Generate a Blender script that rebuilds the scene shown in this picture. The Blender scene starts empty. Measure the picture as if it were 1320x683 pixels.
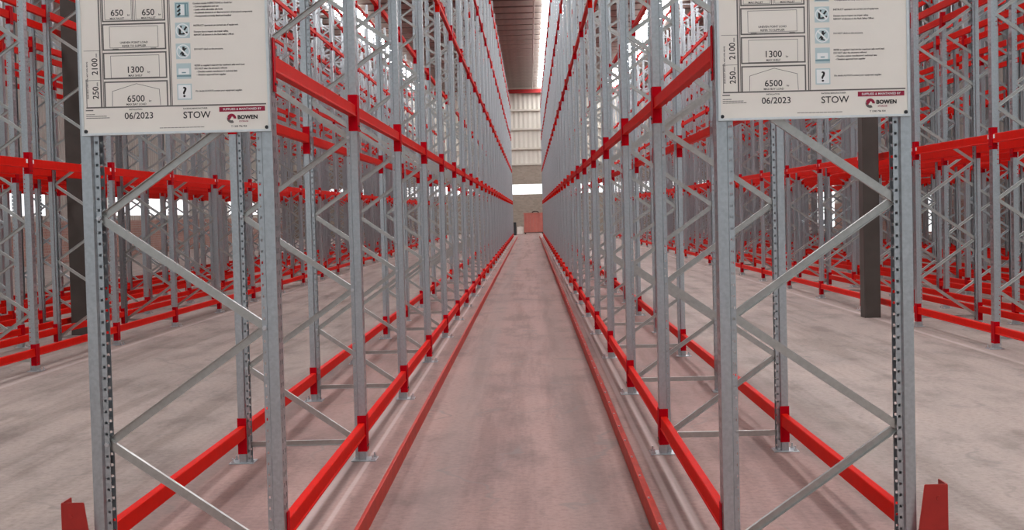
import bpy, bmesh, math, random
from mathutils import Vector, Matrix
random.seed(7)
C = bpy.context.scene.collection
PI = math.pi
sc = bpy.context.scene

# ------------------------------------------------------------------ camera
F_PX, PITCH, ROLL, YAW, SHIFT_PX, CAM_H = 1643.53, .0343, -.0249, -.0151, -10.104, 1.6217
fw = Vector((math.sin(YAW)*math.cos(PITCH), math.cos(YAW)*math.cos(PITCH), -math.sin(PITCH)))
rt0 = Vector((math.cos(YAW), -math.sin(YAW), 0)); up0 = rt0.cross(fw)
rt = math.cos(ROLL)*rt0 + math.sin(ROLL)*up0
up = math.cos(ROLL)*up0 - math.sin(ROLL)*rt0
cam_d = bpy.data.cameras.new('camera'); cam = bpy.data.objects.new('camera', cam_d); C.objects.link(cam)
cam_d.sensor_width = 36; cam_d.lens = F_PX/1320*36; cam_d.shift_y = SHIFT_PX/1320
cam_d.clip_end = 400
cam.matrix_world = Matrix(((rt.x, up.x, -fw.x, 0), (rt.y, up.y, -fw.y, 0), (rt.z, up.z, -fw.z, CAM_H), (0, 0, 0, 1)))
sc.camera = cam
def project(x, y, z):
    d = Vector((x, y, z-CAM_H)); w = d.dot(fw)
    return (660+F_PX*d.dot(rt)/w, 341.5+SHIFT_PX-F_PX*d.dot(up)/w, w)

# ------------------------------------------------------------------ materials
def new_mat(name):
    m = bpy.data.materials.new(name); m.use_nodes = True
    nt = m.node_tree; b = nt.nodes['Principled BSDF']
    return m, nt, b
def N(nt, t, **kw):
    n = nt.nodes.new(t)
    for k, v in kw.items():
        if k in n.inputs: n.inputs[k].default_value = v
        else: setattr(n, k, v)
    return n
def noise(nt, scale, detail=4, rough=.55, vec=None, mapping=None):
    n = N(nt, 'ShaderNodeTexNoise', Scale=scale, Detail=detail, Roughness=rough)
    src = vec
    if src is None:
        src = N(nt, 'ShaderNodeTexCoord').outputs['Object']
    if mapping:
        mp = N(nt, 'ShaderNodeMapping'); mp.inputs['Scale'].default_value = mapping
        nt.links.new(src, mp.inputs['Vector']); src = mp.outputs['Vector']
    nt.links.new(src, n.inputs['Vector'])
    return n
def ramp(nt, fac, stops):
    r = N(nt, 'ShaderNodeValToRGB'); e = r.color_ramp.elements
    while len(e) < len(stops): e.new(.5)
    for el, (p, c) in zip(e, stops):
        el.position = p; el.color = (*c, 1) if len(c) == 3 else c
    nt.links.new(fac, r.inputs['Fac']); return r
def mixc(nt, fac, a, b, mode='MIX'):
    m = N(nt, 'ShaderNodeMix', data_type='RGBA', blend_type=mode)
    for s, v in ((m.inputs[0], fac), (m.inputs[6], a), (m.inputs[7], b)):
        if isinstance(v, (int, float)): s.default_value = v
        elif isinstance(v, tuple): s.default_value = (*v, 1)
        else: nt.links.new(v, s)
    return m.outputs[2]
def simple(name, col, rough=.5, metal=0., var=.12, scale=30, spec=.5):
    m, nt, b = new_mat(name)
    n = noise(nt, scale)
    r = ramp(nt, n.outputs['Fac'], [(.3, tuple(c*(1-var) for c in col)), (.7, tuple(min(1, c*(1+var)) for c in col))])
    nt.links.new(r.outputs['Color'], b.inputs['Base Color'])
    b.inputs['Roughness'].default_value = rough; b.inputs['Metallic'].default_value = metal
    b.inputs['Specular IOR Level'].default_value = spec
    return m

M_STEEL = simple('galvanised_steel', (.47, .505, .53), .30, .9, .10, 55)
M_BRACE = simple('galvanised_brace', (.47, .47, .45), .30, .88, .08, 40)
M_BOLT = simple('zinc_bolt', (.62, .63, .65), .3, .8, .05, 80)
M_RED = simple('red_beam_paint', (.62, .008, .003), .45, 0, .05, 12, .03)
M_CONN = simple('red_connector_paint', (.42, .002, .009), .45, 0, .06, 25, .03)
M_GUARD = simple('red_guard_paint', (.36, .022, .016), .5, 0, .08, 18, .35)
M_RAIL = simple('red_rail_paint', (.44, .026, .012), .5, 0, .18, 8, .18)
M_COL = simple('dark_column_paint', (.075, .062, .055), .6, 0, .15, 3, .3)
M_ALU = simple('aluminium_edge', (.66, .70, .71), .35, .6, .05, 40)
M_PANEL = simple('sign_panel_white', (.78, .74, .68), .5, 0, .02, 6, .3)
M_INK = simple('dark_ink', (.035, .033, .034), .6, 0, .05, 10, .2)
M_GREYINK = simple('grey_ink', (.14, .13, .125), .6, 0, .05, 10, .2)
M_MAROON = simple('maroon_print', (.30, .012, .045), .5, 0, .05, 10, .3)
M_CYAN = simple('pale_blue_print', (.48, .60, .62), .5, 0, .05, 10, .3)
M_TEAL = simple('teal_print', (.20, .33, .36), .5, 0, .05, 10, .3)
M_WHITE = simple('white_print', (.80, .82, .82), .5, 0, .03, 10, .3)
M_CRATE = simple('red_brown_panel', (.50, .15, .12), .6, 0, .12, 2.5, .3)
M_CRATED = simple('dark_timber', (.05, .03, .025), .7, 0, .2, 4, .3)
M_BOX = simple('white_carton', (.78, .72, .66), .6, 0, .08, 5, .3)
M_DARK = simple('dark_plastic', (.03, .032, .035), .5, 0, .1, 8, .3)
M_PURLIN = simple('purlin_steel', (.46, .39, .35), .55, .2, .10, 3, .4)
M_GUTTER = simple('red_gutter', (.42, .03, .03), .5, 0, .1, 3, .3)
M_FASCIA = simple('beige_trim', (.60, .54, .47), .6, 0, .06, 3, .3)

def cladding(name, col, pitch, axis, dark=.8):
    """ribbed metal sheet: bump and thin ribs"""
    m, nt, b = new_mat(name)
    tc = N(nt, 'ShaderNodeTexCoord'); sx = N(nt, 'ShaderNodeSeparateXYZ')
    nt.links.new(tc.outputs['Object'], sx.inputs[0])
    mu = N(nt, 'ShaderNodeMath', operation='MULTIPLY'); mu.inputs[1].default_value = 2*PI/pitch
    nt.links.new(sx.outputs[axis], mu.inputs[0])
    sn = N(nt, 'ShaderNodeMath', operation='SINE'); nt.links.new(mu.outputs[0], sn.inputs[0])
    bp = N(nt, 'ShaderNodeBump', Strength=.9, Distance=.03); nt.links.new(sn.outputs[0], bp.inputs['Height'])
    nt.links.new(bp.outputs[0], b.inputs['Normal'])
    n = noise(nt, .6, 5)
    r = ramp(nt, n.outputs['Fac'], [(.3, tuple(c*dark for c in col)), (.7, col)])
    nt.links.new(r.outputs[0], b.inputs['Base Color'])
    b.inputs['Roughness'].default_value = .55
    return m
M_ROOF = cladding('roof_sheet', (.17, .14, .122), .35, 1)
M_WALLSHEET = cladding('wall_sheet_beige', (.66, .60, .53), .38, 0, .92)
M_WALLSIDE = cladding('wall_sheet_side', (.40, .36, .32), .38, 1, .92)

def brick(name, c1, c2, mortar, scale):
    m, nt, b = new_mat(name)
    tc = N(nt, 'ShaderNodeTexCoord'); sx = N(nt, 'ShaderNodeSeparateXYZ'); cb = N(nt, 'ShaderNodeCombineXYZ')
    nt.links.new(tc.outputs['Object'], sx.inputs[0])
    ad = N(nt, 'ShaderNodeMath', operation='ADD'); nt.links.new(sx.outputs[0], ad.inputs[0]); nt.links.new(sx.outputs[1], ad.inputs[1])
    nt.links.new(ad.outputs[0], cb.inputs[0]); nt.links.new(sx.outputs[2], cb.inputs[1])
    t = N(nt, 'ShaderNodeTexBrick', Scale=scale); t.inputs['Color1'].default_value = (*c1, 1); t.inputs['Color2'].default_value = (*c2, 1)
    t.inputs['Mortar'].default_value = (*mortar, 1); t.inputs['Mortar Size'].default_value = .02
    nt.links.new(cb.outputs[0], t.inputs['Vector']); nt.links.new(t.outputs['Color'], b.inputs['Base Color'])
    b.inputs['Roughness'].default_value = .85
    return m
M_BRICK = brick('brown_brick', (.27, .21, .17), (.34, .27, .22), (.30, .26, .22), 2.2)
M_BRICKRED = brick('red_brick', (.30, .15, .12), (.36, .19, .15), (.36, .30, .27), 2.2)

def emissive(name, col, s):
    m, nt, b = new_mat(name)
    b.inputs['Base Color'].default_value = (*col, 1); b.inputs['Emission Color'].default_value = (*col, 1)
    b.inputs['Emission Strength'].default_value = s
    b.inputs['Roughness'].default_value = .4
    return m
M_SKYLIGHT = emissive('daylight_panel', (.95, .98, 1.0), 14.0)
M_WINDOW = emissive('daylight_window', (.96, .98, 1.0), 1.3)

def concrete():
    m, nt, b = new_mat('concrete_floor')
    tc = N(nt, 'ShaderNodeTexCoord'); o = tc.outputs['Object']
    sx = N(nt, 'ShaderNodeSeparateXYZ'); nt.links.new(o, sx.inputs[0])
    big = noise(nt, .35, 5, .6, o); mid = noise(nt, 2.2, 6, .65, o, (1, .45, 1)); fine = noise(nt, 24, 5, .7, o)
    streak = noise(nt, 1.0, 5, .62, o, (3.2, .16, 1))
    # pinker floor below the two racks and centre aisle, greyer in the wide aisles
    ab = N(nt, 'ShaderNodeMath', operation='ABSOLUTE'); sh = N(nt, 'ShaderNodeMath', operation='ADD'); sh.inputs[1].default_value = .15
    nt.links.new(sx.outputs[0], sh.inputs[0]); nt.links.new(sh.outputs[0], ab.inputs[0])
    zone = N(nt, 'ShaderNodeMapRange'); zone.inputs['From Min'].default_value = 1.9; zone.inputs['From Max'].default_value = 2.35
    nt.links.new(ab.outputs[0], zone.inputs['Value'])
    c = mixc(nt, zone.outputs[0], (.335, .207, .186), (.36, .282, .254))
    r1 = ramp(nt, big.outputs['Fac'], [(.3, (.86, .86, .87)), (.7, (1.08, 1.07, 1.06))])
    c = mixc(nt, 1., c, r1.outputs[0], 'MULTIPLY')
    r2 = ramp(nt, mid.outputs['Fac'], [(.34, (.62, .60, .59)), (.5, (1, 1, 1)), (.70, (1.12, 1.11, 1.10))])
    c = mixc(nt, .85, c, r2.outputs[0], 'MULTIPLY')
    r3 = ramp(nt, fine.outputs['Fac'], [(.3, (.66, .65, .64)), (.52, (1, 1, 1)), (.75, (1.16, 1.16, 1.16))])
    c = mixc(nt, .7, c, r3.outputs[0], 'MULTIPLY')
    r4 = ramp(nt, streak.outputs['Fac'], [(.38, (.66, .64, .63)), (.52, (1, 1, 1))])
    c = mixc(nt, .7, c, r4.outputs[0], 'MULTIPLY')
    # tyre-mark bands along the centre aisle
    def band(x0, w, depth):
        d = N(nt, 'ShaderNodeMath', operation='SUBTRACT'); d.inputs[1].default_value = x0; nt.links.new(sx.outputs[0], d.inputs[0])
        a = N(nt, 'ShaderNodeMath', operation='ABSOLUTE'); nt.links.new(d.outputs[0], a.inputs[0])
        mr = N(nt, 'ShaderNodeMapRange', interpolation_type='SMOOTHSTEP'); mr.inputs['From Min'].default_value = w*.35; mr.inputs['From Max'].default_value = w
        mr.inputs['To Min'].default_value = depth; mr.inputs['To Max'].default_value = 0
        nt.links.new(a.outputs[0], mr.inputs['Value']); return mr.outputs[0]
    for x0, w, dp in ((-.56, .17, .32), (.28, .17, .24), (-2.22, .30, .22), (1.95, .28, .25)):
        c = mixc(nt, band(x0, w, dp), c, (.25, .19, .175))
    # worn curved scuffs
    wv = N(nt, 'ShaderNodeTexWave', Scale=.55, Distortion=14., Detail=4., **{'Detail Scale': 1.4}); nt.links.new(o, wv.inputs['Vector'])
    rw = ramp(nt, wv.outputs['Fac'], [(.0, (1, 1, 1)), (.035, (0, 0, 0))])
    gate = ramp(nt, noise(nt, .9, 3, .5, o).outputs['Fac'], [(.5, (0, 0, 0)), (.62, (.55, .55, .55))])
    f = mixc(nt, 1., rw.outputs[0], gate.outputs[0], 'MULTIPLY')
    c = mixc(nt, f, c, (.20, .165, .155))
    # old pale line-marking residue beside the guide rails and along the far rack fronts
    for x0, w, dp in ((-1.235, .035, .55), (-1.115, .022, .35), (.735, .03, .5), (.815, .035, .5), (-5.36, .05, .3), (4.88, .05, .3)):
        c = mixc(nt, band(x0, w, dp), c, (.62, .50, .47))
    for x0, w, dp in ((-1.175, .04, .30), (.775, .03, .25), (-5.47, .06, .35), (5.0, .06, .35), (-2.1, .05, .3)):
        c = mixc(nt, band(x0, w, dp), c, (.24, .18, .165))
    nt.links.new(c, b.inputs['Base Color'])
    rr = ramp(nt, mid.outputs['Fac'], [(.3, (.62,)*3), (.7, (.82,)*3)]); nt.links.new(rr.outputs[0], b.inputs['Roughness'])
    bp = N(nt, 'ShaderNodeBump', Strength=.12, Distance=.01); nt.links.new(fine.outputs['Fac'], bp.inputs['Height']); nt.links.new(bp.outputs[0], b.inputs['Normal'])
    b.inputs['Specular IOR Level'].default_value = .3
    return m
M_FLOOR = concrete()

# ------------------------------------------------------------------ mesh helper
class MB:
    def __init__(s): s.v = []; s.f = []
    def add(s, vs, fs):
        o = len(s.v); s.v += [tuple(v) for v in vs]; s.f += [tuple(i+o for i in f) for f in fs]; return s
    def box(s, x0, x1, y0, y1, z0, z1):
        return s.add([(x, y, z) for z in (z0, z1) for y in (y0, y1) for x in (x0, x1)],
                     [(0, 2, 3, 1), (4, 5, 7, 6), (0, 1, 5, 4), (2, 6, 7, 3), (0, 4, 6, 2), (1, 3, 7, 5)])
    def prism(s, prof, axis, a, b, closed=True):
        """profile of 2-D points swept along an axis from a to b. axis x: (y,z); y: (x,z); z: (x,y)"""
        n = len(prof)
        def P(p, t): return {'x': (t, p[0], p[1]), 'y': (p[0], t, p[1]), 'z': (p[0], p[1], t)}[axis]
        vs = [P(p, a) for p in prof]+[P(p, b) for p in prof]
        fs = [(i, (i+1) % n, n+(i+1) % n, n+i) for i in range(n if closed else n-1)]
        if closed: fs += [tuple(range(n))[::-1], tuple(range(n, 2*n))]
        return s.add(vs, fs)
    def cyl(s, c, r, h, axis='z', n=10):
        pr = [(r*math.cos(2*PI*i/n), r*math.sin(2*PI*i/n)) for i in range(n)]
        k = {'x': (1, 2, 0), 'y': (0, 2, 1), 'z': (0, 1, 2)}[axis]
        return s.prism([(p[0]+c[k[0]], p[1]+c[k[1]]) for p in pr], axis, c[k[2]], c[k[2]]+h)
    def xf(s, M):
        s.v = [tuple(M @ Vector(v)) for v in s.v]; return s
    def join(s, o, M=None):
        return s.add([tuple(M @ Vector(v)) for v in o.v] if M else o.v, o.f)
    def mesh(s, name, mat, bevel=0, fix=True):
        me = bpy.data.meshes.new(name); me.from_pydata(s.v, [], s.f)
        bm = bmesh.new(); bm.from_mesh(me)
        if bevel: bmesh.ops.bevel(bm, geom=[e for e in bm.edges if len(e.link_faces) == 2 and e.calc_face_angle(0) > .6], offset=bevel, segments=2, affect='EDGES', profile=.5)
        if fix: bmesh.ops.recalc_face_normals(bm, faces=bm.faces)
        bm.to_mesh(me); bm.free()
        for mt in (mat if isinstance(mat, (list, tuple)) else [mat]): me.materials.append(mt)
        return me
def link(name, me, parent=None, loc=(0, 0, 0), rotz=0):
    o = bpy.data.objects.new(name, me); C.objects.link(o)
    o.location = loc; o.rotation_euler = (0, 0, rotz)
    if parent: o.parent = parent
    return o
def tag(o, label, cat, group=None, kind=None):
    o['label'] = label; o['category'] = cat
    if group: o['group'] = group
    if kind: o['kind'] = kind
    return o
def struct(name, mb, mat, **kw):
    o = link(name, mb.mesh(name, mat, **kw) if isinstance(mb, MB) else mb); o['kind'] = 'structure'; return o
def copy_tree(o, parent=None):
    c = o.copy(); C.objects.link(c)
    if parent: c.parent = parent
    for ch in KIDS.get(o.name, ()): copy_tree(ch, c)
    return c
KIDS = {}
def child(name, me, parent, loc=(0, 0, 0), rotz=0):
    o = link(name, me, parent, loc, rotz); KIDS.setdefault(parent.name, []).append(o); return o

ORD = ('first second third fourth fifth sixth seventh eighth ninth tenth eleventh twelfth thirteenth fourteenth fifteenth sixteenth '
       'seventeenth eighteenth nineteenth twentieth 21st 22nd 23rd 24th 25th 26th 27th 28th 29th 30th').split()

# ------------------------------------------------------------------ measures
D0, BAY, NBAY = 5.623, 2.8, 28
YC = [D0+.05+BAY*k for k in range(NBAY+1)]
HF = .425                      # half depth of a rack
XL, XR = -1.129-HF, .826+HF    # the two racks of the central aisle
WL, WR, YF, Y0, ZR = -20.0, 21.5, 105.0, -9.0, 12.1
POST_H = 9.05
TOPS = [.253, 2.36, 4.455, 6.555, 8.655]     # beam tops
NODE0, NODE = .13, .505

# ------------------------------------------------------------------ building
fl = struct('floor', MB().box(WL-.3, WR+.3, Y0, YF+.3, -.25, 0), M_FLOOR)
# roof: ribbed sheet, purlins across, rooflights along
ce = struct('ceiling', MB().box(WL-.3, WR+.3, Y0, YF+.3, ZR, ZR+.12), M_ROOF)
pm = MB()
pm.prism([(-.04, -.24), (.04, -.24), (.04, -.225), (-.025, -.225), (-.025, -.015), (.04, -.015), (.04, 0), (-.04, 0)], 'x', WL-.1, WR+.1)
pm.v = [(v[0], v[1], v[2]) for v in pm.v]
pme = pm.mesh('purlin', M_PURLIN)
y = Y0+.6
while y < YF-.3:
    p = link('purlin', pme, ce, (0, y, ZR-.002)); y += 2.05
for i, (a, b) in enumerate(((-9.7, -8.3), (.86, 2.05), (6.3, 7.7)), 1):
    struct('window_%d' % i, MB().box(a, b, Y0+.5, YF-.6, ZR-.17, ZR-.12), M_SKYLIGHT)
# far wall: brick below, light band, ribbed sheet with girts above, red gutter under the eaves
struct('wall_far', MB().box(WL-.3, WR+.3, YF, YF+.3, 0, ZR), M_WALLSHEET)
struct('trim_1', MB().box(WL, WR, YF-.12, YF-.001, .0, 3.15), M_BRICK)
struct('window_4', MB().box(WL, WR, YF-.10, YF-.002, 3.17, 3.98), M_WINDOW)
struct('trim_2', MB().box(WL, WR, YF-.12, YF-.001, 4.0, 5.55), M_BRICK)
for i, z in enumerate((5.62, 6.9, 8.5, 10.05), 3):
    struct('trim_%d' % i, MB().box(WL, WR, YF-.2, YF-.002, z-.07, z+.07), M_FASCIA)
struct('trim_7', MB().box(WL, WR, YF-.45, YF-.2, 11.42, 11.72), M_GUTTER)
struct('trim_8', MB().box(WL, WR, YF-.45, YF-.2, 11.74, 12.0), M_FASCIA)
for nm, x0, x1, s, tn, wn in (('left', WL-.3, WL, 1, 9, 5), ('right', WR, WR+.3, -1, 10, 6)):
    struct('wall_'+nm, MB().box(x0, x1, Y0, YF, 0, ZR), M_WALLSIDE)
    xi = WL if s > 0 else WR
    struct('trim_%d' % tn, MB().box(min(xi+s*.002, xi+s*.1), max(xi+s*.002, xi+s*.1), Y0, YF-.5, 0, 1.75), M_BRICKRED)
    for q, (ya, yb, za, zb) in enumerate([(40, 52, 2.0, 2.9), (60, 74, 2.0, 2.9), (84, 97, 2.0, 2.9)] if s > 0 else [(44, 47, .1, 2.2), (66, 69, .1, 2.2), (90, 96, .1, 3)]):
        struct('window_%d' % (wn+q*2), MB().box(min(xi+s*.11, xi+s*.14), max(xi+s*.11, xi+s*.14), ya, yb, za, zb), M_WINDOW)
# two dark steel columns
def column(name, x0, x1, y0, label):
    mb = MB().prism([(x0+.012, y0), (x1-.012, y0), (x1, y0+.012), (x1, y0+.24), (x1-.012, y0+.252), (x0+.012, y0+.252), (x0, y0+.24), (x0, y0+.012)], 'z', 0, ZR-.25)
    o = struct(name, mb, M_COL); tag(o, label, 'column')
column('steel_column', 4.755, 4.985, 18.28, 'dark brown steel column at the edge of the right aisle, beyond the right sign')
column('steel_column', -6.735, -6.47, 18.47, 'dark brown steel column standing among the racks behind the left sign')

# ------------------------------------------------------------------ upright post (origin: foot, on the aisle face; +x faces the aisle)
ROWS = (.0, .014, .019, .031, .036, .05)
PATH = [(-.075, -.031), (-.069, -.031), (-.057, -.031), (-.052, -.031), (-.045, -.05), (0, -.05), (0, -.029), (0, -.015),
        (0, .015), (0, .029), (0, .05), (-.045, .05), (-.052, .031), (-.057, .031), (-.069, .031), (-.075, .031)]
def post_detailed():
    bm = bmesh.new(); prev = None; nseg = int(round(POST_H/.05)); base = .006
    def row(z): return [bm.verts.new((p[0], p[1], z)) for p in PATH]
    prev = row(base)
    for sgm in range(nseg):
        for r in range(5):
            cur = row(base+sgm*.05+ROWS[r+1])
            for i in range(15):
                if i in (1, 13) and r == 2: continue
                if i in (6, 8) and r in (1, 2, 3): continue
                bm.faces.new((prev[i], prev[i+1], cur[i+1], cur[i]))
            prev = cur
    bm.normal_update()
    bmesh.ops.solidify(bm, geom=bm.faces[:], thickness=.0022)
    me = bpy.data.meshes.new('post'); bm.to_mesh(me); bm.free(); me.materials.append(M_STEEL); return me
def post_simple(mb, M):
    pr = [(-.08, -.035), (-.052, -.035), (-.045, -.05), (0, -.05), (0, .05), (-.045, .05), (-.052, .035), (-.08, .035),
          (-.08, .032), (-.05, .032), (-.043, .047), (-.003, .047), (-.003, -.047), (-.043, -.047), (-.05, -.032), (-.08, -.032)]
    t = MB().prism(pr, 'z', .006, POST_H); mb.join(t, M)
ME_POST = post_detailed()
# C-channel brace along local x, open side away from the near end
def brace_mb(L, flip=1):
    w, d, t = .018, .022*flip, .0025*flip
    a = L/2
    pr = [(d/2, -w), (-d/2, -w), (-d/2, w), (d/2, w), (d/2, w-abs(t)), (-d/2+t, w-abs(t)), (-d/2+t, -w+abs(t)), (d/2, -w+abs(t))]
    return MB().prism(pr, 'x', -a, a)
XN = HF-.063
DX = 2*XN; LB = math.hypot(DX, NODE)+.045; ANG = math.atan2(NODE, DX)
ME_BR = [None, None]
for i, s in enumerate((1, -1)):
    b = brace_mb(LB, 1 if i else -1).xf(Matrix.Rotation(-s*ANG, 4, 'Y'))   # s=+1: rises towards +x
    ME_BR[i] = b.mesh('diagonal_brace', M_BRACE)
ME_HB = brace_mb(DX+.05, -1).mesh('horizontal_brace', M_BRACE)
ME_BOLT = MB().cyl((0, -.007, 0), .011, .007, 'y', 6).cyl((0, -.012, 0), .006, .006, 'y', 8).mesh('bolt', M_BOLT)
fp = MB().box(-.10, .065, -.075, .075, 0, .006)
ME_FP = fp.mesh('foot_plate', M_STEEL, bevel=.002)
ME_AB = MB().cyl((0, 0, .006), .012, .010, 'z', 6).cyl((0, 0, .016), .006, .022, 'z', 8).mesh('anchor_bolt', M_BOLT)
NN = 17
def braces():
    """(index into ME_BR, height of the middle): the even nodes sit on the +x post"""
    for n in range(NN):
        yield (1 if n % 2 == 0 else 0), NODE0+NODE*(n+.5)
def make_upright(bolts):
    t = bpy.data.objects.new('rack_upright', None); C.objects.link(t); t.empty_display_size = .2
    for s, rz in ((1, 0), (-1, PI)):
        child('post', ME_POST, t, (s*HF, 0, 0), rz)
        f = child('foot_plate', ME_FP, t, (s*HF, 0, 0), rz)
        for yy in (-.055, .055): child('anchor_bolt', ME_AB, f, (.042, yy, 0))
    for i, z in braces():
        b = child('diagonal_brace', ME_BR[i], t, (0, 0, z))
        if bolts:
            sx = XN if i == 1 else -XN    # lower end
            k = child('bolt', ME_BOLT, b, (sx, -.033, -NODE/2))
    child('horizontal_brace', ME_HB, t, (0, 0, NODE0-.01)); child('horizontal_brace', ME_HB, t, (0, 0, NODE0+NODE*NN+.05))
    return t
def upright_plain():
    mb = MB()
    for s, rz in ((1, 0), (-1, PI)):
        M = Matrix.Translation((s*HF, 0, 0)) @ Matrix.Rotation(rz, 4, 'Z'); post_simple(mb, M)
        mb.join(MB().box(-.10, .065, -.075, .075, 0, .006), M)
    for i, z in braces():
        s = 1 if i == 0 else -1
        mb.join(brace_mb(LB, 1 if i else -1).xf(Matrix.Rotation(-s*ANG, 4, 'Y')), Matrix.Translation((0, 0, z)))
    mb.join(brace_mb(DX+.05, -1), Matrix.Translation((0, 0, NODE0-.01))); mb.join(brace_mb(DX+.05, -1), Matrix.Translation((0, 0, NODE0+NODE*NN+.05)))
    return mb.mesh('rack_upright', M_STEEL)
ME_PLAIN = upright_plain()

# rows: (label, x of the middle, turn, first frame index, frames with parts up to index)
CA = 'of central aisle'
ROWS_ = [
    ('left rack '+CA, XL, 0, 'left'),
    ('right rack '+CA, XR, PI, 'right'),
    ('nearest rack across the left aisle', -5.52-HF, PI, 'left'),
    ('second rack across the left aisle', -6.80-HF, 0, 'left'),
    ('third rack across the left aisle', -8.08-HF, PI, 'left'),
    ('fourth rack across the left aisle', -9.36-HF, 0, 'left'),
    ('nearest rack across the right aisle', 5.062+HF, 0, 'right'),
    ('second rack across the right aisle', 6.34+HF, PI, 'right'),
    ('third rack across the right aisle', 7.62+HF, 0, 'right'),
    ('fourth rack across the right aisle', 8.90+HF, PI, 'right'),
    ('fifth rack across the right aisle', 11.70+HF, 0, 'right'),
    ('sixth rack across the right aisle', 12.98+HF, PI, 'right'),
]
def inframe(x, y): 
    if y < 1: return False
    a = project(x, y, 1.5); return -25 < a[0] < 1345
proto_b = make_upright(True); proto = make_upright(False)
used = {0: False, 1: False}
ROWINFO = []
order = []
for ri, (rn, xc, turn, side) in enumerate(ROWS_):
    s = 1 if side == 'left' else -1
    ks = [k for k in range(NBAY+1) if inframe(xc+s*(HF), YC[k])] if ri > 1 else list(range(NBAY+1))
    k0 = ks[0]
    if ri > 1 and k0 > 0: ks = [k0-1]+ks
    ROWINFO.append((k0, ks))
    order += [((YC[k] if ri < 9 else YC[k]*1.6), ri, k) for k in ks]
order.sort(); deep = {(ri, k) for _, ri, k in order[300:]}
for ri, (rn, xc, turn, side) in enumerate(ROWS_):
    k0, ks = ROWINFO[ri]
    for k in ks:
        if (ri, k) in deep: continue
        if k < k0: lab = 'galvanised upright frame partly cut off, near end, '+rn
        elif k == k0 and ri < 2: lab = 'galvanised upright frame right behind the load sign, %s' % rn
        else: lab = 'galvanised upright frame, %s back, %s' % (ORD[k-k0], rn)
        lim = 14 if ri < 2 else (k0+7 if ri in (2, 6) else (k0+3 if ri in (3, 7) else -1))
        if k <= lim:
            which = 1 if (k <= 3 and ri < 2) else 0
            src = proto_b if which else proto
            if not used[which]: o = src; used[which] = True
            else: o = copy_tree(src)
        else:
            o = bpy.data.objects.new('rack_upright', ME_PLAIN); C.objects.link(o)
        o.location = (xc, YC[k], 0); o.rotation_euler = (0, 0, turn)
        tag(o, lab, 'rack frame', 'upright frames of the '+rn, 'thing')

if deep:
    mb = MB(); src = [tuple(v.co) for v in ME_PLAIN.vertices]; sf = [tuple(p.vertices) for p in ME_PLAIN.polygons]
    for ri, k in sorted(deep):
        M = Matrix.Translation((ROWS_[ri][1], YC[k], 0)) @ Matrix.Rotation(ROWS_[ri][2], 4, 'Z')
        mb.add([M @ Vector(v) for v in src], sf)
    o = link('distant_rack_uprights', mb.mesh('distant_rack_uprights', M_STEEL))
    tag(o, 'crowd of upright frames in the deepest racks at the far end of the hall', 'rack frames', None, 'stuff')

# ------------------------------------------------------------------ beams (origin: middle of the bar, aisle face at x=0, +x faces out, z=0 at the beam top)
LBAR = BAY-.1-.008
def bar_mb(h):
    x1, x0, e = -.005, -.048, .004
    pr = [(x0+e, 0), (x1-e, 0), (x1, -e), (x1, -h+.012), (x1+.004, -h+.008), (x1+.004, -h), (x0+e, -h), (x0, -h+e), (x0, -e)]
    return MB().prism(pr, 'y', -LBAR/2, LBAR/2)
def conn_mb(s):
    """L-shaped end plate: over half the post face and along its web; s=+1 far end"""
    a = s*(BAY/2-.05); b = s*(BAY/2-.002); t = s*.0035
    mb = MB(); z0, z1 = -.19, .05
    pr = [(-.055, a-t), (-.055, a-t*.15), (.0015, a-t*.15), (.0015, b), (.0055, b), (.0055, a-t)]
    mb.prism(pr, 'z', z0, z1)
    return mb
ME_BAR = {'low': bar_mb(.085).mesh('bar', M_RED), 'high': bar_mb(.075).mesh('bar', M_RED), 'far': bar_mb(.10).mesh('bar', M_RED)}
ME_CON = [conn_mb(s).mesh('end_connector', M_CONN, bevel=0) for s in (-1, 1)]
ME_PIN = MB().cyl((.004, 0, 0), .007, .006, 'x', 8).mesh('locking_pin', M_DARK)
def make_beam(kind):
    bar = {'mark': 'far'}.get(kind, kind)
    t = bpy.data.objects.new('rack_beam', None); C.objects.link(t); t.empty_display_size = .2
    child('bar', ME_BAR[bar], t)
    dz = 0 if kind == 'low' else .02
    for i, s in enumerate((-1, 1)):
        c = child('end_connector', ME_CON[i], t, (0, 0, dz))
        child('locking_pin', ME_PIN, c, (0, s*(BAY/2-.026), -.155))
    if kind == 'mark':
        for sy_ in (-1, 1): child('label_sticker', ME_STK, t, (0, sy_*(LBAR/2-.03), 0))
    return t
ME_STK = MB().box(-.0048, -.0035, -.024, .024, -.052, -.008).mesh('label_sticker', M_WHITE)
LEVEL = ['ground-level', 'second-level', 'third-level', 'fourth-level', 'top-level']
cands = []
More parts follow.
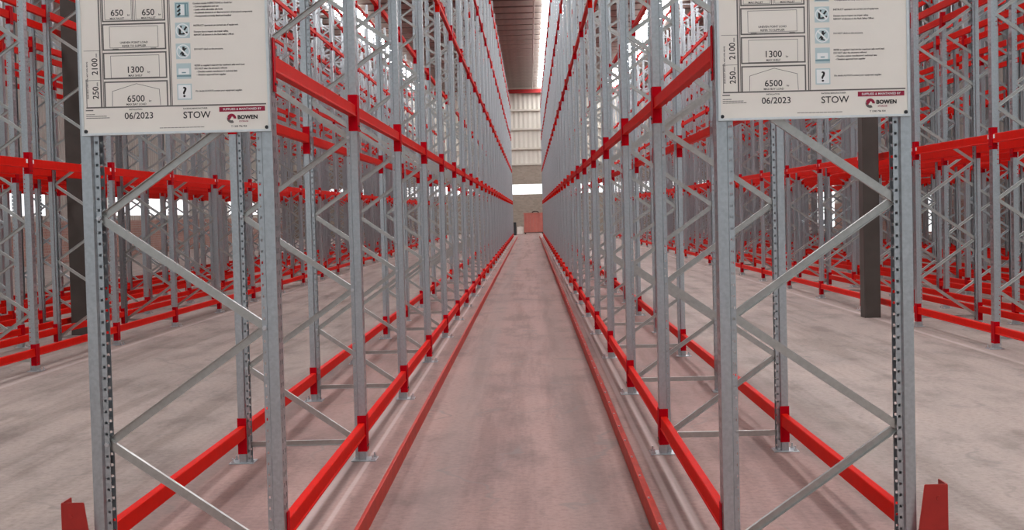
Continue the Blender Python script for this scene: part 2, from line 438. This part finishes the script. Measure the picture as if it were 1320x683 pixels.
for ri, (rn, xc, turn, side) in enumerate(ROWS_):
    k0, ks = ROWINFO[ri]; s = 1 if side == 'left' else -1
    for k in ks[:-1]:
        for face in (1, -1):
            for lv, zt in enumerate(TOPS):
                x = xc+face*HF
                pts = [project(x, YC[k]+.05, zt-.06), project(x, YC[k+1]-.05, zt-.06)]
                near = sum(1 for p in pts if 0 <= p[0] <= 1320 and 0 <= p[1] <= 683)
                if near == 0:
                    # long beams that cross the frame edge with both ends outside are kept in the rest
                    vis = 0
                else:
                    a, b = pts
                    L = 0
                    for q in range(20):
                        t = (q+.5)/20; w = 1/((1-t)/a[2]+t/b[2])
                        px, py = a[0]+(b[0]-a[0])*t, a[1]+(b[1]-a[1])*t
                        if 0 <= px <= 1320 and 0 <= py <= 683: L += 1/20*(.14*F_PX/w)
                    vis = L*max(math.hypot(a[0]-b[0], a[1]-b[1]), 2)
                if ri > 1 and face != s: vis *= .35
                if ri in (3, 7): vis *= .6
                if ri in (4, 5, 8, 9, 10, 11): vis *= .2
                if ri < 2 and face != s: vis *= .8
                # what lies far above the frame is never seen
                if min(p[1] for p in pts) > 720 or max(p[1] for p in pts) < -260: continue
                if (k < k0) and near == 0: continue
                cands.append((vis, ri, k, face, lv, x, zt))
cands.sort(key=lambda c: -c[0])
top, rest = cands[:300], [c for c in cands[300:] if c[0] >= 0]
protos = {}
for vis, ri, k, face, lv, x, zt in top:
    kind = 'low' if lv == 0 else 'high'
    if lv == 1 and ri in (2, 6) and face == (1 if ROWS_[ri][3] == 'left' else -1): kind = 'mark'
    elif lv > 0 and ri > 1: kind = 'far'
    if kind not in protos: o = protos[kind] = make_beam(kind)
    else: o = copy_tree(protos[kind])
    o.location = (x, (YC[k]+YC[k+1])/2, zt); o.rotation_euler = (0, 0, 0 if face > 0 else PI)
    rn, k0 = ROWS_[ri][0], ROWINFO[ri][0]; s = 1 if ROWS_[ri][3] == 'left' else -1
    sd = ('inner side' if ri < 2 else 'front side') if face == s else ('outer side' if ri < 2 else 'back side')
    bn = 'bay before the first' if k < k0 else '%s bay' % ORD[k-k0]
    tag(o, 'red %s beam, %s, %s, %s' % (LEVEL[lv], bn, sd, rn), 'rack beam', 'beams of the '+rn, 'thing')
mb = MB(); seg = {'low': .085, 'high': .075, 'far': .10}
for vis, ri, k, face, lv, x, zt in rest:
    yc = (YC[k]+YC[k+1])/2; h = seg['low' if lv == 0 else 'high' if ri < 2 else 'far']; dz = 0 if lv == 0 else .02
    xs = sorted((x-face*.001, x-face*.046)); mb.box(xs[0], xs[1], yc-LBAR/2, yc+LBAR/2, zt-h, zt)
    for s in (-1, 1):
        xs = sorted((x-face*.055, x+face*.0055)); ys = sorted((yc+s*(BAY/2-.0508), yc+s*(BAY/2-.054)))
        mb.box(xs[0], xs[1], ys[0], ys[1], zt-.19+dz, zt+.05+dz)
        xs = sorted((x+face*.0015, x+face*.0055)); ys = sorted((yc+s*(BAY/2-.0508), yc+s*(BAY/2-.002)))
        mb.box(xs[0], xs[1], ys[0], ys[1], zt-.19+dz, zt+.05+dz)
o = link('distant_rack_beams', mb.mesh('distant_rack_beams', M_RED))
tag(o, 'mass of red beams deep inside the racks and high towards the far end', 'rack beams', None, 'stuff')

# ------------------------------------------------------------------ guide rails on the floor of the central aisle
def guide_rail(xv, s, label):
    """angle iron: upright leg at xv facing the aisle, foot towards the rack (s)"""
    t = .008
    pr = [(xv, 0), (xv, .098), (xv+s*.003, .10), (xv+s*t, .10), (xv+s*t, t), (xv+s*.073, t), (xv+s*.075, 0)]
    o = link('guide_rail', MB().prism(pr, 'y', 2.2, YC[-1]+.6).mesh('guide_rail', M_RAIL))
    tag(o, label, 'guide rail', 'guide rails of the central aisle')
    bm_ = MB().cyl((0, 0, 0), .010, .008, 'z', 6).mesh('rail_bolt', M_BOLT)
    for i in range(60):
        b = link('rail_bolt', bm_, o, (xv+s*.045, 5.9+i*.6, t))
guide_rail(-.878, -1, 'red angle-iron guide rail on the floor along the left rack')
guide_rail(.578, 1, 'red angle-iron guide rail on the floor along the right rack')

# ------------------------------------------------------------------ corner guards at the outer feet of the front frames
def guard(x_out, s, label):
    """s=+1: outer edge to the right. front plate tapering upwards, return flange along the outer edge"""
    g = bpy.data.objects.new('post_guard', None); C.objects.link(g); g.location = (x_out, D0-.05, 0)
    tag(g, label, 'post guard', 'corner guards of the front posts')
    t = .006
    pr = [(0, 0), (0, .386), (-.004, .39), (-.098, .39), (-.102, .386), (-.155, 0)]
    pr = [(s*x, z) for x, z in pr]
    child('front_plate', MB().prism(pr, 'y', 0, t).mesh('front_plate', M_GUARD), g)
    child('side_plate', MB().prism([(t+.0005, 0), (.118, 0), (.118, .385), (.113, .39), (t+.0005, .39)], 'x', *sorted((0, -s*t))).mesh('side_plate', M_GUARD), g)
    child('floor_flange', MB().prism([(-.0005, -.05), (-.155, -.05), (-.155, -.0005), (-.0005, -.0005)] if s > 0 else [(.0005, -.05), (.155, -.05), (.155, -.0005), (.0005, -.0005)], 'z', 0, t).mesh('floor_flange', M_GUARD), g)
    bo = MB().cyl((0, -.005, 0), .011, .005, 'y', 6).mesh('bolt', M_GUARD)
    for x, z in ((-.04, .33), (-.05, .07)): child('bolt', bo, g, (s*x, 0, z))
guard(-2.108, -1, 'red steel corner guard beside the outermost front post below the left sign')
guard(1.800, 1, 'red steel corner guard beside the outermost front post below the right sign')

# ------------------------------------------------------------------ load signs
def text_mesh(parts, mat, name):
    """parts: (string, x, z, cap height, align, turn) -> one mesh lying in the x-z plane, facing -y"""
    vs, fs = [], []
    for st, x, z, h, al, turn, *sp in parts:
        cu = bpy.data.curves.new('t', 'FONT'); cu.body = st; cu.size = h/.70; cu.align_x = al; cu.align_y = 'CENTER' if False else 'TOP_BASELINE'
        cu.resolution_u = 3; cu.offset = .0004 if h > .02 else .00022
        if sp: cu.space_character = sp[0]
        ob = bpy.data.objects.new('t', cu); C.objects.link(ob)
        dg = bpy.context.evaluated_depsgraph_get(); me = bpy.data.meshes.new_from_object(ob.evaluated_get(dg))
        o = len(vs); c, s_ = math.cos(turn), math.sin(turn)
        for v in me.vertices:
            a, b = v.co.x, v.co.y-h/2
            vs.append((x+a*c-b*s_, 0, z+a*s_+b*c))
        fs += [tuple(i+o for i in p.vertices) for p in me.polygons]
        bpy.data.objects.remove(ob); bpy.data.curves.remove(cu); bpy.data.meshes.remove(me)
    me = bpy.data.meshes.new(name); me.from_pydata(vs, [], fs); me.materials.append(mat)
    return me
def lines_mb(segs, y=-.0005):
    """segs: (x0,z0,x1,z1,w): printed rules, .5 mm proud"""
    mb = MB()
    for x0, z0, x1, z1, w in segs:
        d = Vector((x1-x0, z1-z0)); n = Vector((-d.y, d.x)).normalized()*w/2; e = d.normalized()*w/2
        q = [(x0-e.x+n.x, z0-e.y+n.y), (x1+e.x+n.x, z1+e.y+n.y), (x1+e.x-n.x, z1+e.y-n.y), (x0-e.x-n.x, z0-e.y-n.y)]
        mb.prism(q, 'y', y, 0)
    return mb
def rect(x0, z0, x1, z1, w): return [(x0, z0, x1, z0, w), (x1, z0, x1, z1, w), (x1, z1, x0, z1, w), (x0, z1, x0, z0, w)]
def disc(cx, cz, r, a0=0, a1=2*PI, n=28, r0=0):
    ps = [(cx+r*math.cos(a0+(a1-a0)*i/n), cz+r*math.sin(a0+(a1-a0)*i/n)) for i in range(n+1)]
    if a1-a0 > 6.2: ps = ps[:-1]
    elif r0: ps += [(cx+r0*math.cos(a1-(a1-a0)*i/n), cz+r0*math.sin(a1-(a1-a0)*i/n)) for i in range(n+1)]
    return ps
SW, SH = .834, .985
def make_sign():
    g = bpy.data.objects.new('load_sign', None); C.objects.link(g)
    child('sign_panel', MB().box(.009, SW-.009, 0, .010, .009, SH-.009).mesh('sign_panel', M_PANEL), g)
    fr = MB()
    for q in ((0, SW, 0, .010), (0, SW, SH-.010, SH)): fr.box(q[0], q[1], -.006, .013, q[2], q[3])
    for q in ((0, .010), (SW-.010, SW)): fr.box(q[0], q[1], -.006, .013, .0102, SH-.0102)
    child('edge_frame', fr.mesh('edge_frame', M_ALU), g)
    Lw = .0045
    seg = [(.091, .125, .091, SH-.03, .006), (.1005, .125, .1005, SH-.03, .0035), (.3965, .122, .3965, SH-.03, .0055), (.4035, .122, .4035, SH-.03, .003),
           (.0254, .1225, .8131, .1205, .006), (.0254, .125, .0254, .245, .003)]
    seg += rect(.1075, .4985, .381, .72, .006)+[(.2405, .5, .2405, .71, .003), (.2485, .5, .2485, .71, .002)]
    seg += rect(.1065, .3735, .3815, .4845, .006)+rect(.1065, .2475, .3818, .359, .006)
    seg += [(.1068, .125, .1068, .2325, .006), (.1068, .2325, .3826, .2325, .006), (.3826, .2325, .3826, .124, .006)]
    child('table_rules', lines_mb(seg).mesh('table_rules', M_GREYINK), g)
    thin = rect(.1363, .382, .349, .474, .0018)+rect(.1372, .2505, .3507, .347, .0018)
    pent = [(.1385, .1275), (.1405, .1921), (.2471, .2232), (.3473, .1968), (.3510, .1275)]
    thin += [(*pent[i], *pent[i+1], .002) for i in range(4)]
    thin += [(.0194, .3715, .088, .3713, .0018), (.0232, .2415, .0885, .2425, .0018), (.088, .125, .088, .3713, .0018)]
    thin += [(.15, .3765, .172, .3765, .004), (.318, .3765, .338, .3765, .004)] + rect(.118, .505, .235, .60, .0015)+rect(.255, .505, .372, .60, .0015)
    child('table_rules', lines_mb(thin).mesh('table_rules', M_GREYINK), g)
    T = [('650', .1719, .5355, .0265, 'CENTER', 0), ('650', .3094, .5345, .0265, 'CENTER', 0), ('1300', .2432, .2855, .0275, 'CENTER', 0), ('6500', .2431, .1585, .0275, 'CENTER', 0),
         ('06/2023', .2542, .0835, .0275, 'CENTER', 0), ('STOW', .5094, .0805, .029, 'CENTER', 0), ('2100', .065, .302, .026, 'CENTER', PI/2), ('250', .0655, .187, .026, 'CENTER', PI/2)]
    for t_ in T: child('lettering', text_mesh([t_], M_INK, 'lettering'), g, (0, -.0006, 0))
    s = .0085
    T = [('kg', .2228, .5245, s, 'CENTER', 0), ('kg', .3602, .5235, s, 'CENTER', 0), ('kg', .3037, .2735, s, 'CENTER', 0), ('kg', .3055, .147, s, 'CENTER', 0),
         ('MAX PALLET', .1717, .5105, .0078, 'CENTER', 0), ('MAX PALLET', .3102, .5098, .0078, 'CENTER', 0),
         ('UNEVEN POINT LOAD', .2425, .4042, .0085, 'CENTER', 0), ('REFER TO SUPPLIER', .2427, .3892, .0085, 'CENTER', 0),
         ('MAX SHELF', .2443, .259, .0085, 'CENTER', 0), ('MAX BAY LOAD', .244, .1335, .0085, 'CENTER', 0), ('INSTALLATION', .240, .1105, .006, 'CENTER', 0),
         ('RACKING MANUFACTURER', .5035, .1085, .006, 'CENTER', 0), ('mm', .0735, .351, .008, 'CENTER', PI/2), ('mm', .0735, .2245, .008, 'CENTER', PI/2),
         ('BEAM HEIGHT (FIRST LEVEL, NEXT LEVEL ABOVE)', .031, .243, .0052, 'CENTER', PI/2)]
    s = .0072
    B = [(.5069, .567, 'Conduct regular INSPECTIONS to check for:'), (.5099, .5534, '- Correct application and use'), (.5094, .5398, '- Loads within allowable safe limits'),
         (.5107, .5263, '- Accidental damage to or disarrangement of structural components'), (.5119, .5117, '- Components correctly fitted and installed'),
         (.5071, .4706, 'INSTRUCT operators on correct use of equipment.'), (.5079, .4435, 'Damage due to impact can impair safety.'), (.5074, .4296, 'REPORT all damage to the Rack Safety Officer.'),
         (.5071, .3673, 'DO NOT climb on the structure.'), (.5064, .2961, "REFER to supplier's load sign for maximum safe work load."), (.5059, .2826, 'DO NOT alter the structure without:'),
         (.514, .2688, "- Checking against manufacturer's technical data"), (.5136, .2552, '- Obtaining approval from supplier'), (.5077, .1841, 'If in doubt ALWAYS contact your equipment supplier.')]
    T += [(t, x, z, s, 'LEFT', 0, .92) for x, z, t in B]
    T += [('T 1300 796 954', .6941, .0255, .0075, 'CENTER', 0)]
    for t_ in T: child('lettering', text_mesh([t_], M_INK, 'lettering'), g, (0, -.0006, 0))
    tiny = [(.0219+.013*i, z, .0219+.013*i+.0095, z, .0028) for z, n_ in ((.0925, 3), (.0845, 7), (.0765, 8)) for i in range(n_)]+[(.022, .1105, .05, .1105, .005)]
    tiny += [(.345+.0165*i, .0262, .345+.0165*i+.0125, .0262, .0026) for i in range(12)]
    child('fine_print', lines_mb(tiny).mesh('fine_print', M_GREYINK), g)
    # pictograms
    def picto(z0, z1): 
        mb = MB().prism([(.4265, z0), (.4905, z0), (.4905, z1), (.4265, z1)], 'y', -.0006, 0)
        return child('pictogram', mb.mesh('pictogram', M_CYAN), g)
    for z0, z1, kind in ((.5066, .5742, 'rack'), (.4169, .4846, 'ban1'), (.3253, .3932, 'ban2'), (.2389, .3067, 'plate'), (.1472, .2168, 'q')):
        p = picto(z0, z1); cx, cz = .4585, (z0+z1)/2
        if kind == 'rack':
            child('symbol', lines_mb(rect(.433, z0+.006, .484, z1-.006, .004)+[(.447, z0+.01, .447, z1-.01, .006), (.475, z0+.008, .475, z1-.008, .008)], -.0012).mesh('symbol', M_TEAL), p)
            child('symbol', lines_mb([(.441, cz+d, .449, cz+d+.006, .007) for d in (-.022, -.006, .012)], -.0014).mesh('symbol', M_INK), p)
            child('symbol', MB().prism([(.453, z0+.011), (.469, z0+.011), (.469, z1-.011), (.453, z1-.011)], 'y', -.0011, 0).mesh('symbol', M_WHITE), p)
        elif kind.startswith('ban'):
            child('symbol', MB().prism(disc(cx, cz, .030), 'y', -.001, 0).mesh('symbol', M_WHITE), p)
            child('symbol', MB().prism(disc(cx, cz, .0255), 'y', -.0013, 0).mesh('symbol', M_CYAN), p)
            if kind == 'ban1':
                ink = lines_mb([(cx-.012, cz-.014, cx-.012, cz+.004, .010), (cx-.004, cz-.016, cx+.004, cz-.016, .006), (cx+.006, cz-.014, cx+.018, cz-.010, .008), (cx+.010, cz+.004, cx+.016, cz+.012, .008), (cx-.008, cz+.010, cx-.006, cz+.016, .007)], -.0017)
            else:
                ink = lines_mb([(cx-.002, cz-.014, cx+.002, cz+.008, .011), (cx+.001, cz+.016, cx+.003, cz+.016, .008), (cx+.004, cz+.004, cx+.013, cz+.012, .005), (cx-.006, cz-.004, cx-.012, cz-.012, .005), (cx, cz-.016, cx+.008, cz-.020, .005)], -.0017)
            child('symbol', ink.mesh('symbol', M_INK), p)
            child('symbol', lines_mb([(cx-.019, cz+.019, cx+.019, cz-.019, .0065)], -.0021).mesh('symbol', M_WHITE), p)
        elif kind == 'plate':
            child('symbol', lines_mb([(.431, z0+.013, .486, z0+.013, .008)], -.0012).mesh('symbol', M_TEAL), p)
            child('symbol', MB().prism([(.435, z0+.019), (.482, z0+.019), (.482, z0+.045), (.435, z0+.045)], 'y', -.0012, 0).mesh('symbol', M_WHITE), p)
            child('symbol', lines_mb([(.452, z0+.027, .465, z0+.027, .005)], -.0015).mesh('symbol', M_TEAL), p)
        else:
            child('symbol', MB().prism([(.431, z0+.005), (.486, z0+.005), (.486, z1-.005), (.431, z1-.005)], 'y', -.001, 0).mesh('symbol', M_WHITE), p)
            child('symbol', text_mesh([('?', cx, cz, .044, 'CENTER', 0), ('?', cx+.0012, cz, .044, 'CENTER', 0), ('?', cx-.0012, cz, .044, 'CENTER', 0)], M_INK, 'symbol'), p, (0, -.0016, 0))
    # maker's strip
    child('banner', MB().prism([(.609, .0903), (.811, .0903), (.811, .1115), (.609, .1115)], 'y', -.0008, 0).mesh('banner', M_MAROON), g)
    child('lettering', text_mesh([('SUPPLIED & MAINTAINED BY', .710, .1008, .0088, 'CENTER', 0, 1.05)], M_WHITE, 'lettering'), g, (0, -.0016, 0))
    cx, cz = .6621, .0603
    lg = child('logo', MB().prism(disc(cx, cz, .0205, math.radians(-5), math.radians(160), 20, .0088), 'y', -.0008, 0).mesh('logo', M_MAROON), g)
    child('symbol', MB().prism(disc(cx, cz, .0205, math.radians(165), math.radians(300), 18, .0088), 'y', -.0008, 0).mesh('symbol', M_GREYINK), lg)
    child('symbol', MB().prism(disc(cx-.004, cz-.001, .0125, math.radians(60), math.radians(215), 14, .001), 'y', -.0012, 0).mesh('symbol', M_MAROON), lg)
    child('lettering', text_mesh([('BOWEN', .733+d, .0652+e, .0165, 'CENTER', 0, 1.04) for d in (-.0009, 0, .0009) for e in (-.0006, .0006)], M_INK, 'lettering'), g, (0, -.0008, 0))
    child('lettering', text_mesh([('STORAGE', .7154, .0468, .0065, 'CENTER', 0)], M_MAROON, 'lettering'), g, (0, -.0008, 0))
    rv = MB().cyl((0, -.004, 0), .0085, .004, 'y', 8).mesh('rivet', M_DARK)
    for x, z in ((.0175, .018), (SW-.0175, .018), (.0175, SH-.018), (SW-.0175, SH-.018)): child('rivet', rv, g, (x, 0, z))
    return g
sg = make_sign(); sg.location = (-1.9645, D0-.016, 2.0095)
tag(sg, 'white load rating sign with printed table across the end of the left rack', 'sign', 'load rating signs')
s2 = copy_tree(sg); s2.location = (.833, D0-.016, 2.003)
tag(s2, 'white load rating sign with printed table across the end of the right rack', 'sign', 'load rating signs')

# ------------------------------------------------------------------ things at the far end of the aisle
cr = bpy.data.objects.new('crate', None); C.objects.link(cr); cr.location = (.95, 98.6, 0)
tag(cr, 'red-brown boarded crate at the far end of the central aisle', 'crate')
body = MB()
for i in range(12): body.box(-1.44+i*.24+.004, -1.44+(i+1)*.24-.004, -.6+.006*(i % 2), .6, .14, 1.56)
child('board_walls', body.mesh('board_walls', M_CRATE), cr)
child('lid', MB().box(-1.48, 1.48, -.64, .64, 1.562, 1.63).mesh('lid', M_CRATE), cr)
sk = MB().box(-1.46, 1.46, -.62, .62, .10, .138)
for x in (-1.4, -.05, 1.3): sk.box(x, x+.1, -.62, .62, 0, .0995)
child('skid', sk.mesh('skid', M_CRATED), cr)
rl = MB()
for i in range(10):
    a = PI*i/9
    rl.box(.45*math.cos(a)*.5-.05, .45*math.cos(a)*.5+.05, -.05, .05, .0+.07*math.sin(a), .0+.09*math.sin(a)+.05)
h = link('strap_coil', rl.mesh('strap_coil', M_CRATED), None, (.40, 98.6, 1.632)); tag(h, 'dark strap lying heaped on top of the red-brown crate', 'strap')
bx = bpy.data.objects.new('carton', None); C.objects.link(bx); bx.location = (-.79, 98.6, 0)
tag(bx, 'pale carton on the floor left of the red-brown crate', 'box')
child('carton_body', MB().box(-.25, .25, -.25, .25, 0, .55).mesh('carton_body', M_BOX, bevel=.01), bx)
child('carton_flap', MB().prism([(-.25, .553), (.25, .553), (.25, .56), (.0, .60), (-.25, .56)], 'y', -.25, .25).mesh('carton_flap', M_BOX), bx)
bl = bpy.data.objects.new('bollard', None); C.objects.link(bl); bl.location = (-1.14, 94.0, 0)
tag(bl, 'short dark bollard on the floor left of the pale carton', 'bollard')
child('pipe', MB().cyl((0, 0, .011), .10, .95, 'z', 16).mesh('pipe', M_DARK, bevel=.01), bl)
child('base_flange', MB().box(-.16, .16, -.16, .16, 0, .01).mesh('base_flange', M_DARK), bl)
# sprinkler pipe below the roof
sp = link('sprinkler_pipe', MB().cyl((.42, 20, ZR-.42), .045, 84, 'y', 10).mesh('sprinkler_pipe', M_PURLIN)); 
tag(sp, 'thin brown pipe running along under the roof purlins above the aisle', 'pipe')
hg = MB().cyl((0, 0, 0), .012, .18, 'z', 6).mesh('hanger', M_PURLIN)
yy = Y0+.6+2.05*15
while yy < 103:
    link('hanger', hg, sp, (.42, yy, ZR-.40)); yy += 2.05*2

# ------------------------------------------------------------------ daylight
w = bpy.data.worlds.new('sky'); sc.world = w; w.use_nodes = True
bg = w.node_tree.nodes['Background']; bg.inputs[0].default_value = (.93, .97, 1.0, 1); bg.inputs[1].default_value = .62
sc.view_settings.view_transform = 'Standard'; sc.view_settings.look = 'None'; sc.view_settings.gamma = 1
sc.view_settings.use_curve_mapping = False; sc.view_settings.exposure = -0.18
sc.cycles.use_denoising = True
sc.cycles.max_bounces = 8; sc.cycles.diffuse_bounces = 4; sc.cycles.glossy_bounces = 3
